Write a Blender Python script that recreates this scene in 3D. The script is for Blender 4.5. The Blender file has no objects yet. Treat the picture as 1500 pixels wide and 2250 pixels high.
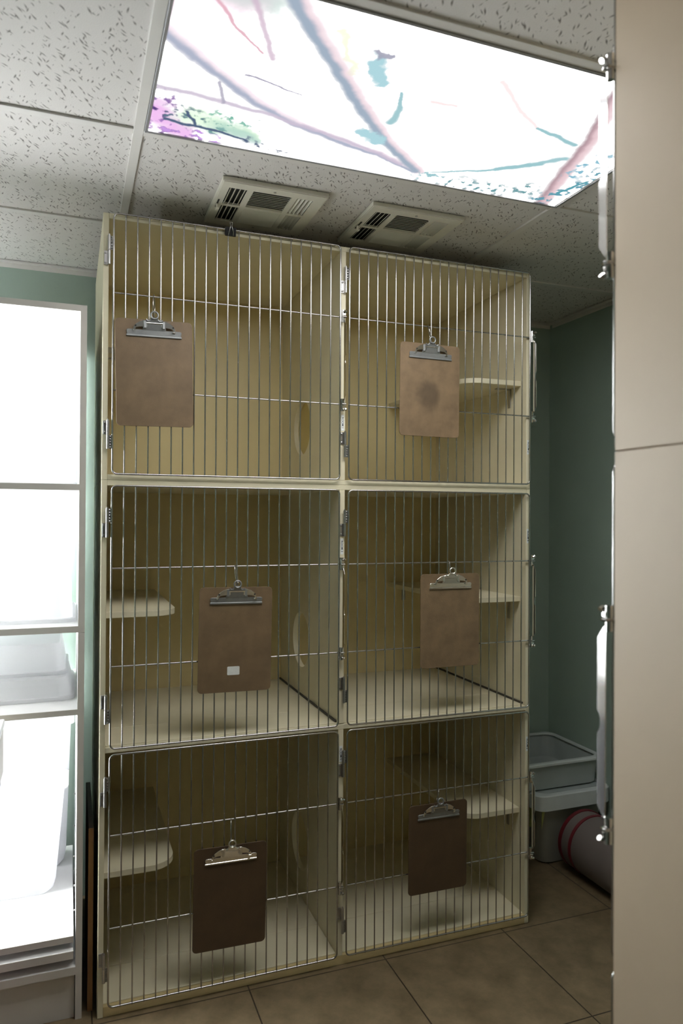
import bpy, bmesh, math, random
from mathutils import Vector, Matrix
random.seed(7)
S = bpy.context.scene
COL = S.collection
PI = math.pi

# ------------------------------------------------------------------ camera
cam_d = bpy.data.cameras.new('camera')
cam = bpy.data.objects.new('camera', cam_d)
COL.objects.link(cam)
_y, _p, _r = math.radians(20.4578), math.radians(0.412), math.radians(0.3184)
fw = Vector((math.sin(_y)*math.cos(_p), math.cos(_y)*math.cos(_p), math.sin(_p)))
rt = Vector((math.cos(_y), -math.sin(_y), 0))
up = rt.cross(fw)
R_ = rt*math.cos(_r) + up*math.sin(_r)
U_ = up*math.cos(_r) - rt*math.sin(_r)
cam.matrix_world = Matrix(((R_.x, U_.x, -fw.x, -0.0833), (R_.y, U_.y, -fw.y, -2.2204),
                           (R_.z, U_.z, -fw.z, 1.4551), (0, 0, 0, 1)))
cam_d.sensor_fit = 'AUTO'
cam_d.sensor_width = 36.0
cam_d.lens = 1595.53*36.0/2250.0
cam_d.clip_start = 0.02
cam_d.dof.use_dof = True
cam_d.dof.focus_distance = 2.42
cam_d.dof.aperture_fstop = 3.5
S.camera = cam

# ------------------------------------------------------------------ world, exposure, light levels
w = bpy.data.worlds.new('world'); S.world = w; w.use_nodes = True
w.node_tree.nodes['Background'].inputs[0].default_value = (.8, .9, 1, 1)
w.node_tree.nodes['Background'].inputs[1].default_value = 0.3
S.view_settings.view_transform = 'Standard'
S.view_settings.look = 'None'
S.view_settings.gamma = 1.0
S.view_settings.use_curve_mapping = False
S.view_settings.exposure = 0.06
PANEL_L = 11.0       # radiance of the picture panel in the ceiling
WINDOW_L = 45.0      # radiance of the window on the left

# ------------------------------------------------------------------ materials
def mat(name, col, rough=.5, metal=0.0, var=0.0, vscale=8.0, bump=0.0, bscale=60.0, spec=.5, stretch=None, trans=0.0):
    m = bpy.data.materials.new(name); m.use_nodes = True
    nt = m.node_tree; N = nt.nodes; L = nt.links
    b = N['Principled BSDF']
    b.inputs['Base Color'].default_value = (*col, 1)
    b.inputs['Roughness'].default_value = rough
    b.inputs['Metallic'].default_value = metal
    b.inputs['Specular IOR Level'].default_value = spec
    tc = N.new('ShaderNodeTexCoord')
    vec = tc.outputs['Object']
    if stretch:
        mp = N.new('ShaderNodeMapping'); mp.inputs['Scale'].default_value = stretch
        L.new(vec, mp.inputs[0]); vec = mp.outputs[0]
    if var > 0:
        n = N.new('ShaderNodeTexNoise'); n.inputs['Scale'].default_value = vscale
        n.inputs['Detail'].default_value = 6; n.inputs['Roughness'].default_value = .6
        L.new(vec, n.inputs['Vector'])
        r = N.new('ShaderNodeMapRange')
        r.inputs['From Min'].default_value = .3; r.inputs['From Max'].default_value = .7
        r.inputs['To Min'].default_value = 1-var; r.inputs['To Max'].default_value = 1+var*.6
        L.new(n.outputs[0], r.inputs['Value'])
        mx = N.new('ShaderNodeVectorMath'); mx.operation = 'SCALE'
        mx.inputs[0].default_value = col
        L.new(r.outputs[0], mx.inputs['Scale'])
        L.new(mx.outputs[0], b.inputs['Base Color'])
    if bump > 0:
        n2 = N.new('ShaderNodeTexNoise'); n2.inputs['Scale'].default_value = bscale
        n2.inputs['Detail'].default_value = 4
        L.new(vec, n2.inputs['Vector'])
        bp = N.new('ShaderNodeBump'); bp.inputs['Strength'].default_value = bump
        bp.inputs['Distance'].default_value = .002
        L.new(n2.outputs[0], bp.inputs['Height']); L.new(bp.outputs[0], b.inputs['Normal'])
    if trans > 0:
        b.inputs['Subsurface Weight'].default_value = trans
        b.inputs['Subsurface Radius'].default_value = (.02, .02, .02)
    return m

M = {}
M['cream'] = mat('cream_laminate', (.80, .68, .375), .42, var=.05, vscale=3)
M['cream_edge'] = mat('cream_edge_band', (.75, .69, .50), .45, var=.04, vscale=12)
M['wood_edge'] = mat('worn_yellow_edge', (.62, .49, .25), .5, var=.12, vscale=14, stretch=(1, 1, 6))
M['beige'] = mat('beige_laminate', (.43, .335, .235), .5, var=.04, vscale=4)
M['gasket'] = mat('dark_gasket', (.05, .045, .035), .6)
M['cover'] = mat('yellowed_cover', (.58, .46, .18), .5, var=.08, vscale=9)
M['chrome'] = mat('bright_steel_wire', (.46, .45, .44), .2, 1.0)
M['steel'] = mat('brushed_steel', (.46, .45, .44), .34, 1.0, var=.1, vscale=40)
M['latch'] = mat('satin_latch_steel', (.60, .59, .57), .09, 1.0)
M['clipgrey'] = mat('grey_clip_steel', (.33, .34, .34), .42, .75, var=.1, vscale=60)
M['clipchrome'] = mat('nickel_clip_steel', (.85, .84, .80), .18, 1.0)
M['hard'] = mat('brown_hardboard', (.185, .122, .064), .55, var=.22, vscale=14, bump=.15, bscale=300)
M['hardworn'] = mat('worn_brown_hardboard', (.215, .143, .076), .6, var=.25, vscale=16, bump=.2, bscale=240)
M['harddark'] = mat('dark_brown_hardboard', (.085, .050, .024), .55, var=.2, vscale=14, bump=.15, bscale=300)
M['hardstain'] = mat('stained_brown_hardboard', (.215, .143, .076), .6, var=.25, vscale=16, bump=.2, bscale=240)
def add_smudge(m, c, r, dark):
    nt = m.node_tree; N = nt.nodes; L = nt.links; b = N['Principled BSDF']
    src = b.inputs['Base Color'].links[0].from_socket
    tc = N.new('ShaderNodeTexCoord'); n = N.new('ShaderNodeTexNoise'); n.inputs['Scale'].default_value = 30
    L.new(tc.outputs['Object'], n.inputs['Vector'])
    s = N.new('ShaderNodeVectorMath'); s.operation = 'SCALE'; s.inputs['Scale'].default_value = .03; L.new(n.outputs['Color'], s.inputs[0])
    a = N.new('ShaderNodeVectorMath'); a.operation = 'ADD'; L.new(tc.outputs['Object'], a.inputs[0]); L.new(s.outputs[0], a.inputs[1])
    d = N.new('ShaderNodeVectorMath'); d.operation = 'DISTANCE'; L.new(a.outputs[0], d.inputs[0]); d.inputs[1].default_value = c
    mr = N.new('ShaderNodeMapRange'); mr.interpolation_type = 'SMOOTHSTEP'; L.new(d.outputs['Value'], mr.inputs['Value'])
    mr.inputs['From Min'].default_value = r*.35; mr.inputs['From Max'].default_value = r; mr.inputs['To Min'].default_value = dark; mr.inputs['To Max'].default_value = 1
    q = N.new('ShaderNodeVectorMath'); q.operation = 'SCALE'; L.new(src, q.inputs[0]); L.new(mr.outputs[0], q.inputs['Scale'])
    L.new(q.outputs[0], b.inputs['Base Color'])
add_smudge(M['hardstain'], (.010, .010, .155), .062, .55)
M['sticker'] = mat('white_sticker', (.78, .79, .76), .5, var=.08, vscale=90)
M['tape'] = mat('label_tape', (.80, .83, .82), .4)
M['ink'] = mat('black_ink', (.02, .02, .03), .6)
M['blackmetal'] = mat('black_metal', (.008, .008, .009), .5, 0.0, spec=.25)
M['wall'] = mat('green_wall_paint', (.335, .42, .36), .55, var=.06, vscale=3, bump=.35, bscale=90)
M['grid'] = mat('white_ceiling_grid', (.70, .67, .64), .4)
M['ventwhite'] = mat('vent_enamel', (.74, .71, .62), .4, var=.04, vscale=20)
M['dark'] = mat('hollow_shade_dark', (.02, .02, .018), .8)
M['trimalu'] = mat('panel_trim', (.30, .30, .31), .4, .4)
M['white'] = mat('white_laminate', (.82, .81, .80), .45, var=.03, vscale=6)
M['whiteedge'] = mat('greyish_edge_band', (.56, .53, .49), .5, var=.05, vscale=10)
def translucent(name, col, k):
    m = mat(name, col, .35); nt = m.node_tree; N = nt.nodes; L = nt.links
    t = N.new('ShaderNodeBsdfTranslucent'); t.inputs[0].default_value = (*col, 1)
    x = N.new('ShaderNodeMixShader'); x.inputs[0].default_value = k
    L.new(N['Principled BSDF'].outputs[0], x.inputs[1]); L.new(t.outputs[0], x.inputs[2])
    L.new(x.outputs[0], N['Material Output'].inputs[0])
    return m
M['whiteplastic'] = translucent('white_translucent_plastic', (.90, .90, .91), .5)
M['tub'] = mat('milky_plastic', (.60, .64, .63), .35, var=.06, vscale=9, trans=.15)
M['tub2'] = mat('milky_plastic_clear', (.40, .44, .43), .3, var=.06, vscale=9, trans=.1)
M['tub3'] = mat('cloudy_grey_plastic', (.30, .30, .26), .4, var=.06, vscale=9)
M['tag'] = mat('yellow_green_tag', (.32, .33, .10), .5)
M['drum'] = mat('grey_beige_plastic', (.16, .132, .12), .45, var=.06, vscale=7)
M['red'] = mat('dark_red_plastic', (.14, .012, .018), .4)
M['plank'] = mat('brown_wood_panel', (.30, .15, .055), .5, var=.15, vscale=10, stretch=(8, 8, 1))
M['plankface'] = mat('dark_wood_face', (.085, .05, .035), .5, var=.2, vscale=10, stretch=(8, 8, 1))
M['cart'] = mat('greige_cart', (.26, .23, .17), .5)
M['blackcloth'] = mat('black_fabric', (.012, .014, .012), .8, bump=.3, bscale=200)
M['burgundy'] = mat('burgundy_cloth', (.10, .02, .035), .7)
M['pane'] = None

# ---- ceiling tile: fissured mineral fibre
def tile_mat():
    m = bpy.data.materials.new('fissured_ceiling_tile'); m.use_nodes = True
    nt = m.node_tree; N = nt.nodes; L = nt.links; b = N['Principled BSDF']
    b.inputs['Roughness'].default_value = .9
    tc = N.new('ShaderNodeTexCoord')
    # two fields of short worm holes, each with its own direction
    def field(scale, sx, sy, rot, thr, seed):
        nz = N.new('ShaderNodeTexNoise'); nz.inputs['Scale'].default_value = 24; nz.inputs['Detail'].default_value = 2
        L.new(tc.outputs['Object'], nz.inputs['Vector'])
        sc = N.new('ShaderNodeVectorMath'); sc.operation = 'SCALE'; sc.inputs['Scale'].default_value = .016
        L.new(nz.outputs['Color'], sc.inputs[0])
        ad = N.new('ShaderNodeVectorMath'); ad.operation = 'ADD'
        L.new(tc.outputs['Object'], ad.inputs[0]); L.new(sc.outputs[0], ad.inputs[1])
        mp = N.new('ShaderNodeMapping'); mp.vector_type = 'TEXTURE'; mp.inputs['Scale'].default_value = (1/sx, 1/sy, 1)
        mp.inputs['Rotation'].default_value = (0, 0, rot); mp.inputs['Location'].default_value = (seed, seed*.7, 0)
        L.new(ad.outputs[0], mp.inputs[0])
        v = N.new('ShaderNodeTexVoronoi'); v.inputs['Scale'].default_value = scale; v.voronoi_dimensions = '2D'
        L.new(mp.outputs[0], v.inputs['Vector'])
        # only some of the cells carry a mark
        sep = N.new('ShaderNodeSeparateColor'); L.new(v.outputs['Color'], sep.inputs[0])
        ma = N.new('ShaderNodeMath'); ma.operation = 'MULTIPLY_ADD'; ma.inputs[1].default_value = 1.2; ma.inputs[2].default_value = thr-1.2
        L.new(sep.outputs[0], ma.inputs[0])
        mul = N.new('ShaderNodeMath'); mul.operation = 'MAXIMUM'; mul.inputs[1].default_value = .0005
        L.new(ma.outputs[0], mul.inputs[0])
        ss = N.new('ShaderNodeMapRange'); ss.interpolation_type = 'SMOOTHSTEP'
        L.new(v.outputs['Distance'], ss.inputs['Value'])
        L.new(mul.outputs[0], ss.inputs['From Max'])
        ss.inputs['From Min'].default_value = 0.0
        ss.inputs['To Min'].default_value = 1; ss.inputs['To Max'].default_value = 0
        return ss.outputs[0]
    def both(p, q):
        n = N.new('ShaderNodeMath'); n.operation = 'MAXIMUM'; L.new(p, n.inputs[0]); L.new(q, n.inputs[1]); return n
    a = field(125, 1.0, .22, -.45, .42, 0.0)
    c = field(130, 1.0, .22, -.85, .38, 3.1)
    d = field(130, 1.0, .26, .3, .38, 7.7)
    mx = both(both(a, c).outputs[0], d)
    gr = N.new('ShaderNodeTexNoise'); gr.inputs['Scale'].default_value = 420; gr.inputs['Detail'].default_value = 3
    L.new(tc.outputs['Object'], gr.inputs['Vector'])
    cr = N.new('ShaderNodeMix'); cr.data_type = 'RGBA'
    cr.inputs['A'].default_value = (.70, .665, .64, 1); cr.inputs['B'].default_value = (.12, .10, .085, 1)
    L.new(mx.outputs[0], cr.inputs['Factor'])
    L.new(cr.outputs['Result'], b.inputs['Base Color'])
    hs = N.new('ShaderNodeMath'); hs.operation = 'MULTIPLY_ADD'
    L.new(mx.outputs[0], hs.inputs[0]); hs.inputs[1].default_value = -1.0; L.new(gr.outputs[0], hs.inputs[2])
    bp = N.new('ShaderNodeBump'); bp.inputs['Strength'].default_value = .35; bp.inputs['Distance'].default_value = .002
    L.new(hs.outputs[0], bp.inputs['Height']); L.new(bp.outputs[0], b.inputs['Normal'])
    return m
M['tile'] = tile_mat()

# ---- floor: 18 inch stone-look vinyl tiles with thin joints
def floor_mat():
    m = bpy.data.materials.new('stone_floor_tile'); m.use_nodes = True
    nt = m.node_tree; N = nt.nodes; L = nt.links; b = N['Principled BSDF']
    b.inputs['Roughness'].default_value = .38
    tc = N.new('ShaderNodeTexCoord')
    br = N.new('ShaderNodeTexBrick')
    br.offset = 0; br.squash = 1
    br.inputs['Scale'].default_value = 1; br.inputs['Mortar Size'].default_value = .0024
    br.inputs['Mortar Smooth'].default_value = .3
    br.inputs['Brick Width'].default_value = .457; br.inputs['Row Height'].default_value = .457
    mp = N.new('ShaderNodeMapping'); mp.inputs['Location'].default_value = (-.443+.457*6, .480-.457+.457*11, 0)
    L.new(tc.outputs['Object'], mp.inputs[0]); L.new(mp.outputs[0], br.inputs['Vector'])
    n = N.new('ShaderNodeTexNoise'); n.inputs['Scale'].default_value = 10; n.inputs['Detail'].default_value = 10
    n.inputs['Roughness'].default_value = .68
    L.new(tc.outputs['Object'], n.inputs['Vector'])
    cr = N.new('ShaderNodeValToRGB')
    cr.color_ramp.elements[0].position = .3; cr.color_ramp.elements[0].color = (.110, .080, .042, 1)
    cr.color_ramp.elements[1].position = .72; cr.color_ramp.elements[1].color = (.245, .182, .105, 1)
    L.new(n.outputs[0], cr.inputs[0])
    L.new(cr.outputs[0], br.inputs['Color1']); L.new(cr.outputs[0], br.inputs['Color2'])
    br.inputs['Mortar'].default_value = (.03, .022, .014, 1)
    L.new(br.outputs['Color'], b.inputs['Base Color'])
    bp = N.new('ShaderNodeBump'); bp.inputs['Strength'].default_value = .15; bp.inputs['Distance'].default_value = .002
    L.new(n.outputs[0], bp.inputs['Height']); L.new(bp.outputs[0], b.inputs['Normal'])
    return m
M['floor'] = floor_mat()

def emis(name, col, s):
    m = bpy.data.materials.new(name); m.use_nodes = True
    nt = m.node_tree; nt.nodes.clear()
    e = nt.nodes.new('ShaderNodeEmission'); o = nt.nodes.new('ShaderNodeOutputMaterial')
    e.inputs[0].default_value = (*col, 1); e.inputs[1].default_value = s
    nt.links.new(e.outputs[0], o.inputs[0])
    return m
M['pane'] = emis('daylit_frosted_pane', (.93, .97, 1.0), WINDOW_L)

# ---- printed diffuser: branches against a bright sky, lit from behind
def picture_mat():
    m = bpy.data.materials.new('backlit_branch_print'); m.use_nodes = True
    nt = m.node_tree; N = nt.nodes; L = nt.links; N.clear()
    o = N.new('ShaderNodeOutputMaterial'); e = N.new('ShaderNodeEmission'); L.new(e.outputs[0], o.inputs[0])
    tc = N.new('ShaderNodeTexCoord')
    nz = N.new('ShaderNodeTexNoise'); nz.inputs['Scale'].default_value = 26; nz.inputs['Detail'].default_value = 4
    L.new(tc.outputs['Object'], nz.inputs['Vector'])
    sub = N.new('ShaderNodeVectorMath'); sub.operation = 'SUBTRACT'; sub.inputs[1].default_value = (.5, .5, .5)
    L.new(nz.outputs['Color'], sub.inputs[0])
    def warped(k):
        s = N.new('ShaderNodeVectorMath'); s.operation = 'SCALE'; s.inputs['Scale'].default_value = k
        L.new(sub.outputs[0], s.inputs[0])
        a = N.new('ShaderNodeVectorMath'); a.operation = 'ADD'
        L.new(tc.outputs['Object'], a.inputs[0]); L.new(s.outputs[0], a.inputs[1])
        f = N.new('ShaderNodeVectorMath'); f.operation = 'MULTIPLY'; f.inputs[1].default_value = (1, 1, 0)
        L.new(a.outputs[0], f.inputs[0])
        return f.outputs[0]
    P1 = warped(.018); P2 = warped(.07)
    def mth(op, a, b=None):
        n = N.new('ShaderNodeMath'); n.operation = op
        for i, v in enumerate((a, b)):
            if v is None: continue
            if isinstance(v, (int, float)): n.inputs[i].default_value = v
            else: L.new(v, n.inputs[i])
        return n.outputs[0]
    def seg(P, a, b, wa, wb, soft):
        a = Vector((*a, 0)); b = Vector((*b, 0)); ba = b-a
        s = N.new('ShaderNodeVectorMath'); s.operation = 'SUBTRACT'; L.new(P, s.inputs[0]); s.inputs[1].default_value = a
        d = N.new('ShaderNodeVectorMath'); d.operation = 'DOT_PRODUCT'; L.new(s.outputs[0], d.inputs[0])
        d.inputs[1].default_value = ba/ba.length_squared
        h = N.new('ShaderNodeClamp'); L.new(d.outputs['Value'], h.inputs[0])
        q = N.new('ShaderNodeVectorMath'); q.operation = 'SCALE'; q.inputs[0].default_value = ba; L.new(h.outputs[0], q.inputs['Scale'])
        r = N.new('ShaderNodeVectorMath'); r.operation = 'DISTANCE'; L.new(s.outputs[0], r.inputs[0]); L.new(q.outputs[0], r.inputs[1])
        wd = N.new('ShaderNodeMath'); wd.operation = 'MULTIPLY_ADD'; L.new(h.outputs[0], wd.inputs[0])
        wd.inputs[1].default_value = wb-wa; wd.inputs[2].default_value = wa
        rel = mth('DIVIDE', r.outputs['Value'], wd.outputs[0])
        ss = N.new('ShaderNodeMapRange'); ss.interpolation_type = 'SMOOTHSTEP'
        L.new(rel, ss.inputs['Value']); ss.inputs['From Min'].default_value = 1-soft; ss.inputs['From Max'].default_value = 1+soft
        ss.inputs['To Min'].default_value = 1; ss.inputs['To Max'].default_value = 0
        return ss.outputs[0]
    def poly(P, pts, w0, w1, soft=.5):
        n = len(pts)-1; acc = None
        for i in range(n):
            s = seg(P, pts[i], pts[i+1], w0+(w1-w0)*i/n, w0+(w1-w0)*(i+1)/n, soft)
            acc = s if acc is None else mth('MAXIMUM', acc, s)
        return acc
    col = None
    base = N.new('ShaderNodeRGB'); base.outputs[0].default_value = (1, 1, 1, 1)
    col = base.outputs[0]
    def over(mask, c, k=1.0):
        nonlocal col
        mx = N.new('ShaderNodeMix'); mx.data_type = 'RGBA'
        if k != 1.0: mask = mth('MULTIPLY', mask, k)
        L.new(mask, mx.inputs['Factor']); L.new(col, mx.inputs['A']); mx.inputs['B'].default_value = (*c, 1)
        col = mx.outputs['Result']
    grey = (.42, .40, .50); teal = (.33, .56, .60); mauve = (.62, .45, .58); brown = (.36, .17, .17); ink = (.09, .13, .22); green = (.22, .50, .40)
    A = [(.075, -.79), (.15, -.723), (.228, -.666), (.302, -.609), (.416, -.556), (.547, -.516), (.657, -.492), (.779, -.443)]
    A2 = [(.082, -.596), (.16, -.599), (.244, -.587), (.343, -.577), (.476, -.547), (.609, -.516), (.733, -.469)]
    B = [(.284, -.963), (.355, -.877), (.437, -.784), (.531, -.678), (.637, -.567), (.787, -.447)]
    Cc = [(1.03, -.95), (1.121, -.737), (1.159, -.599), (1.225, -.39)]
    sh = lambda pts, dx, dy: [(x+dx, y+dy) for x, y in pts]
    over(poly(P2, [(.10, -.88), (.22, -.93)], .05, .04, .8), (1.0, .62, .80), .42)
    over(poly(P2, [(.16, -.95), (.26, -.93)], .03, .03, .8), green, .4)
    over(poly(P2, [(.40, -.90), (.47, -.80)], .012, .01, .8), (.9, .95, .7), .8)
    over(poly(P1, sh(A, .013, -.006), .018, .011, .9), (.86, .72, .80), .8)
    over(poly(P1, A, .011, .005, .8), (.40, .44, .56), .95)
    over(poly(P1, A2, .008, .006, .9), (.60, .52, .64), .9)
    over(poly(P1, sh(B, .014, -.004), .017, .013, .9), (.84, .66, .72), .85)
    over(poly(P1, B, .012, .010, .7), (.34, .42, .52), .97)
    over(poly(P1, Cc, .010, .016, .7), (.42, .27, .31), .94)
    over(poly(P1, sh(Cc, .016, .004), .010, .012, .9), (.80, .58, .62), .85)
    over(poly(P1, [(.782, -.882), (.874, -.805), (.962, -.751)], .008, .006, .8), (.95, .75, .75), .85)
    over(poly(P1, [(.962, -.751), (1.03, -.735), (1.098, -.717)], .004, .008, .6), teal)
    over(poly(P1, [(.816, -.452), (.986, -.535), (1.119, -.65)], .003, .010, .6), teal, .95)
    over(poly(P1, [(.983, -.539), (1.082, -.604)], .009, .009, .6), teal)
    over(poly(P1, [(.159, -.915), (.209, -.847), (.275, -.79)], .004, .003, .7), (.75, .42, .50), .9)
    over(poly(P1, [(.299, -.78), (.257, -.868), (.223, -.934)], .005, .005, .8), mauve, .75)
    over(poly(P1, [(.259, -.707), (.322, -.697), (.392, -.675)], .0028, .0028, .6), grey)
    over(poly(P1, [(.21, -.66), (.225, -.62), (.235, -.585)], .004, .005, .7), grey, .85)
    over(poly(P2, [(.500, -.842), (.522, -.808), (.540, -.785)], .022, .020, .35), (.42, .66, .72))
    over(poly(P2, [(.50, -.865), (.53, -.87)], .010, .006, .4), (.35, .35, .45), .9)
    over(poly(P1, [(.596, -.766), (.619, -.707), (.623, -.647)], .003, .010, .5), teal, .95)
    over(poly(P2, [(.581, -.583), (.63, -.555)], .020, .018, .35), (.42, .66, .72))
    over(poly(P1, [(.676, -.759), (.733, -.761)], .006, .006, .8), (1.0, .7, .7), .75)
    # foliage low on the left: violet leaves, then dark green twigs
    fo = N.new('ShaderNodeTexNoise'); fo.inputs['Scale'].default_value = 46; fo.inputs['Detail'].default_value = 5
    L.new(tc.outputs['Object'], fo.inputs['Vector'])
    def leafy(pts, w0, w1, thr, c, k=1.0):
        r = N.new('ShaderNodeMapRange'); r.interpolation_type = 'SMOOTHSTEP'
        L.new(fo.outputs[0], r.inputs['Value']); r.inputs['From Min'].default_value = thr; r.inputs['From Max'].default_value = thr+.11
        over(mth('MULTIPLY', r.outputs[0], poly(P2, pts, w0, w1, .5)), c, k)
    over(poly(P2, [(.09, -.50), (.16, -.43)], .045, .03, .6), (.85, .45, .85), .85)
    over(poly(P2, [(.18, -.50), (.33, -.47)], .045, .02, .8), (.75, .95, .72), .85)
    leafy([(.085, -.53), (.13, -.44), (.16, -.42)], .06, .05, .50, (.22, .10, .36), .9)
    leafy([(.10, -.50), (.14, -.44), (.20, -.425)], .03, .02, .53, (.10, .05, .20))
    leafy([(.17, -.50), (.27, -.455)], .028, .018, .55, (.05, .12, .14))
    leafy([(.12, -.44), (.25, -.42)], .03, .025, .52, (.62, .35, .82), .9)
    leafy([(.15, -.50), (.24, -.47)], .035, .022, .52, (.12, .24, .27), .9)
    over(poly(P2, [(.25, -.48), (.33, -.45)], .03, .02, .9), (.30, .55, .50), .6)
    leafy([(.24, -.52), (.34, -.52)], .03, .02, .52, green)
    over(poly(P1, [(.12, -.47), (.17, -.462), (.238, -.462), (.321, -.440)], .006, .004, .5), ink)
    over(poly(P1, [(.162, -.52), (.18, -.49), (.19, -.46)], .004, .004, .5), ink)
    leafy([(.32, -.44), (.42, -.42)], .014, .010, .47, ink)
    # sparse leaves low on the right
    leafy([(.80, -.44), (.93, -.41)], .022, .018, .52, teal)
    leafy([(.90, -.42), (1.05, -.43), (1.13, -.47)], .030, .035, .50, (.15, .33, .36))
    leafy([(1.20, -.42), (1.25, -.50), (1.26, -.62)], .035, .03, .49, (.12, .33, .42))
    leafy([(1.19, -.58), (1.215, -.70)], .022, .02, .49, (.25, .50, .62))
    over(poly(P1, [(1.228, -.478), (1.258, -.56)], .006, .006, .5), (.10, .35, .42))
    sp = N.new('ShaderNodeSeparateColor'); L.new(col, sp.inputs[0])
    lum = mth('MINIMUM', mth('MINIMUM', sp.outputs[0], sp.outputs[1]), sp.outputs[2])
    pw = mth('POWER', lum, 22.0)
    st = N.new('ShaderNodeMath'); st.operation = 'MULTIPLY_ADD'; L.new(pw, st.inputs[0])
    st.inputs[1].default_value = PANEL_L-1; st.inputs[2].default_value = 1.0
    L.new(col, e.inputs[0]); L.new(st.outputs[0], e.inputs[1])
    return m
M['picture'] = picture_mat()

# ------------------------------------------------------------------ mesh helpers
class MB:
    """collects shapes and links them as one mesh object"""
    def __init__(self): self.bm = bmesh.new()
    def _merge(self, tmp, mi=0):
        for f in tmp.faces: f.material_index = mi
        me = bpy.data.meshes.new('t'); tmp.to_mesh(me); tmp.free()
        self.bm.from_mesh(me); bpy.data.meshes.remove(me)
    def box(self, a, b, bev=0.0, mi=0, rot=None, seg=1):
        t = bmesh.new(); bmesh.ops.create_cube(t, size=1)
        c = [(a[i]+b[i])/2 for i in range(3)]; s = [abs(b[i]-a[i]) for i in range(3)]
        for v in t.verts: v.co = Vector((v.co.x*s[0], v.co.y*s[1], v.co.z*s[2]))
        if bev > 0:
            bmesh.ops.bevel(t, geom=list(t.edges), offset=min(bev, min(s)*.45), segments=seg, profile=.5, affect='EDGES')
        for v in t.verts:
            if rot is not None: v.co = rot @ v.co
            v.co += Vector(c)
        self._merge(t, mi); return self
    def tube(self, pts, r, n=10, closed=False, mi=0, caps=True):
        pts = [Vector(p) for p in pts]; N = len(pts); t = bmesh.new(); rings = []
        ref = None
        for i, p in enumerate(pts):
            if closed: d = (pts[(i+1) % N]-pts[i-1]).normalized()
            else: d = (pts[min(i+1, N-1)]-pts[max(i-1, 0)]).normalized()
            if ref is None:
                ref = Vector((0, 0, 1)) if abs(d.z) < .9 else Vector((1, 0, 0))
                ref = (ref-d*ref.dot(d)).normalized()
            else: ref = (ref-d*ref.dot(d)).normalized()
            bn = d.cross(ref)
            rr = r[i] if isinstance(r, (list, tuple)) else r
            rings.append([t.verts.new(p+(ref*math.cos(2*PI*k/n)+bn*math.sin(2*PI*k/n))*rr) for k in range(n)])
        m = N if closed else N-1
        for i in range(m):
            a, b = rings[i], rings[(i+1) % N]
            for k in range(n): t.faces.new((a[k], a[(k+1) % n], b[(k+1) % n], b[k]))
        if not closed and caps:
            t.faces.new(list(reversed(rings[0]))); t.faces.new(rings[-1])
        bmesh.ops.recalc_face_normals(t, faces=t.faces)
        self._merge(t, mi); return self
    def prism(self, poly, depth, frame, bev=0.0, mi=0):
        """poly: 2D outline; frame(u,v,w) -> 3D with w in 0..depth"""
        t = bmesh.new()
        a = [t.verts.new(frame(u, v, 0)) for u, v in poly]; b = [t.verts.new(frame(u, v, depth)) for u, v in poly]
        n = len(poly)
        t.faces.new(a); t.faces.new(list(reversed(b)))
        for k in range(n): t.faces.new((a[k], b[k], b[(k+1) % n], a[(k+1) % n]))
        bmesh.ops.recalc_face_normals(t, faces=t.faces)
        if bev > 0: bmesh.ops.bevel(t, geom=list(t.edges), offset=bev, segments=1, affect='EDGES')
        self._merge(t, mi); return self
    def loft(self, rings, mi=0, cap0=True, cap1=True):
        t = bmesh.new(); R = [[t.verts.new(p) for p in r] for r in rings]; n = len(R[0])
        for i in range(len(R)-1):
            for k in range(n): t.faces.new((R[i][k], R[i][(k+1) % n], R[i+1][(k+1) % n], R[i+1][k]))
        if cap0: t.faces.new(list(reversed(R[0])))
        if cap1: t.faces.new(R[-1])
        bmesh.ops.recalc_face_normals(t, faces=t.faces)
        self._merge(t, mi); return self
    def holed(self, x0, x1, y0, y1, z0, z1, cy, cz, r, n=48):
        """a panel normal to x with one round hole"""
        t = bmesh.new(); sets = []
        for x in (x0, x1):
            inn = []; out = []
            for k in range(n):
                a = 2*PI*k/n; c, s = math.cos(a), math.sin(a)
                inn.append(t.verts.new((x, cy+r*c, cz+r*s)))
                tt = min(((y1-cy)/c if c > 1e-6 else 1e9), ((y0-cy)/c if c < -1e-6 else 1e9),
                         ((z1-cz)/s if s > 1e-6 else 1e9), ((z0-cz)/s if s < -1e-6 else 1e9))
                out.append((cy+tt*c, cz+tt*s))
            # snap the nearest samples onto the four corners
            for (yy, zz) in ((y0, z0), (y0, z1), (y1, z0), (y1, z1)):
                k = min(range(n), key=lambda q: (out[q][0]-yy)**2+(out[q][1]-zz)**2)
                out[k] = (yy, zz)
            sets.append((inn, [t.verts.new((x, a, b)) for a, b in out]))
        (i0, o0), (i1, o1) = sets
        for k in range(n):
            q = (k+1) % n
            t.faces.new((i0[k], o0[k], o0[q], i0[q])); t.faces.new((i1[k], i1[q], o1[q], o1[k]))
            t.faces.new((i0[k], i0[q], i1[q], i1[k])); t.faces.new((o0[k], o1[k], o1[q], o0[q]))
        bmesh.ops.recalc_face_normals(t, faces=t.faces)
        self._merge(t); return self
    def build(self, name, mats, parent=None, loc=(0, 0, 0), smooth=35):
        me = bpy.data.meshes.new(name); self.bm.to_mesh(me); self.bm.free()
        for m in (mats if isinstance(mats, (list, tuple)) else [mats]): me.materials.append(m)
        if smooth:
            for p in me.polygons: p.use_smooth = True
            me.set_sharp_from_angle(angle=math.radians(smooth))
        o = bpy.data.objects.new(name, me); COL.objects.link(o)
        o.location = loc
        if parent: o.parent = parent
        return o

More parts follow.
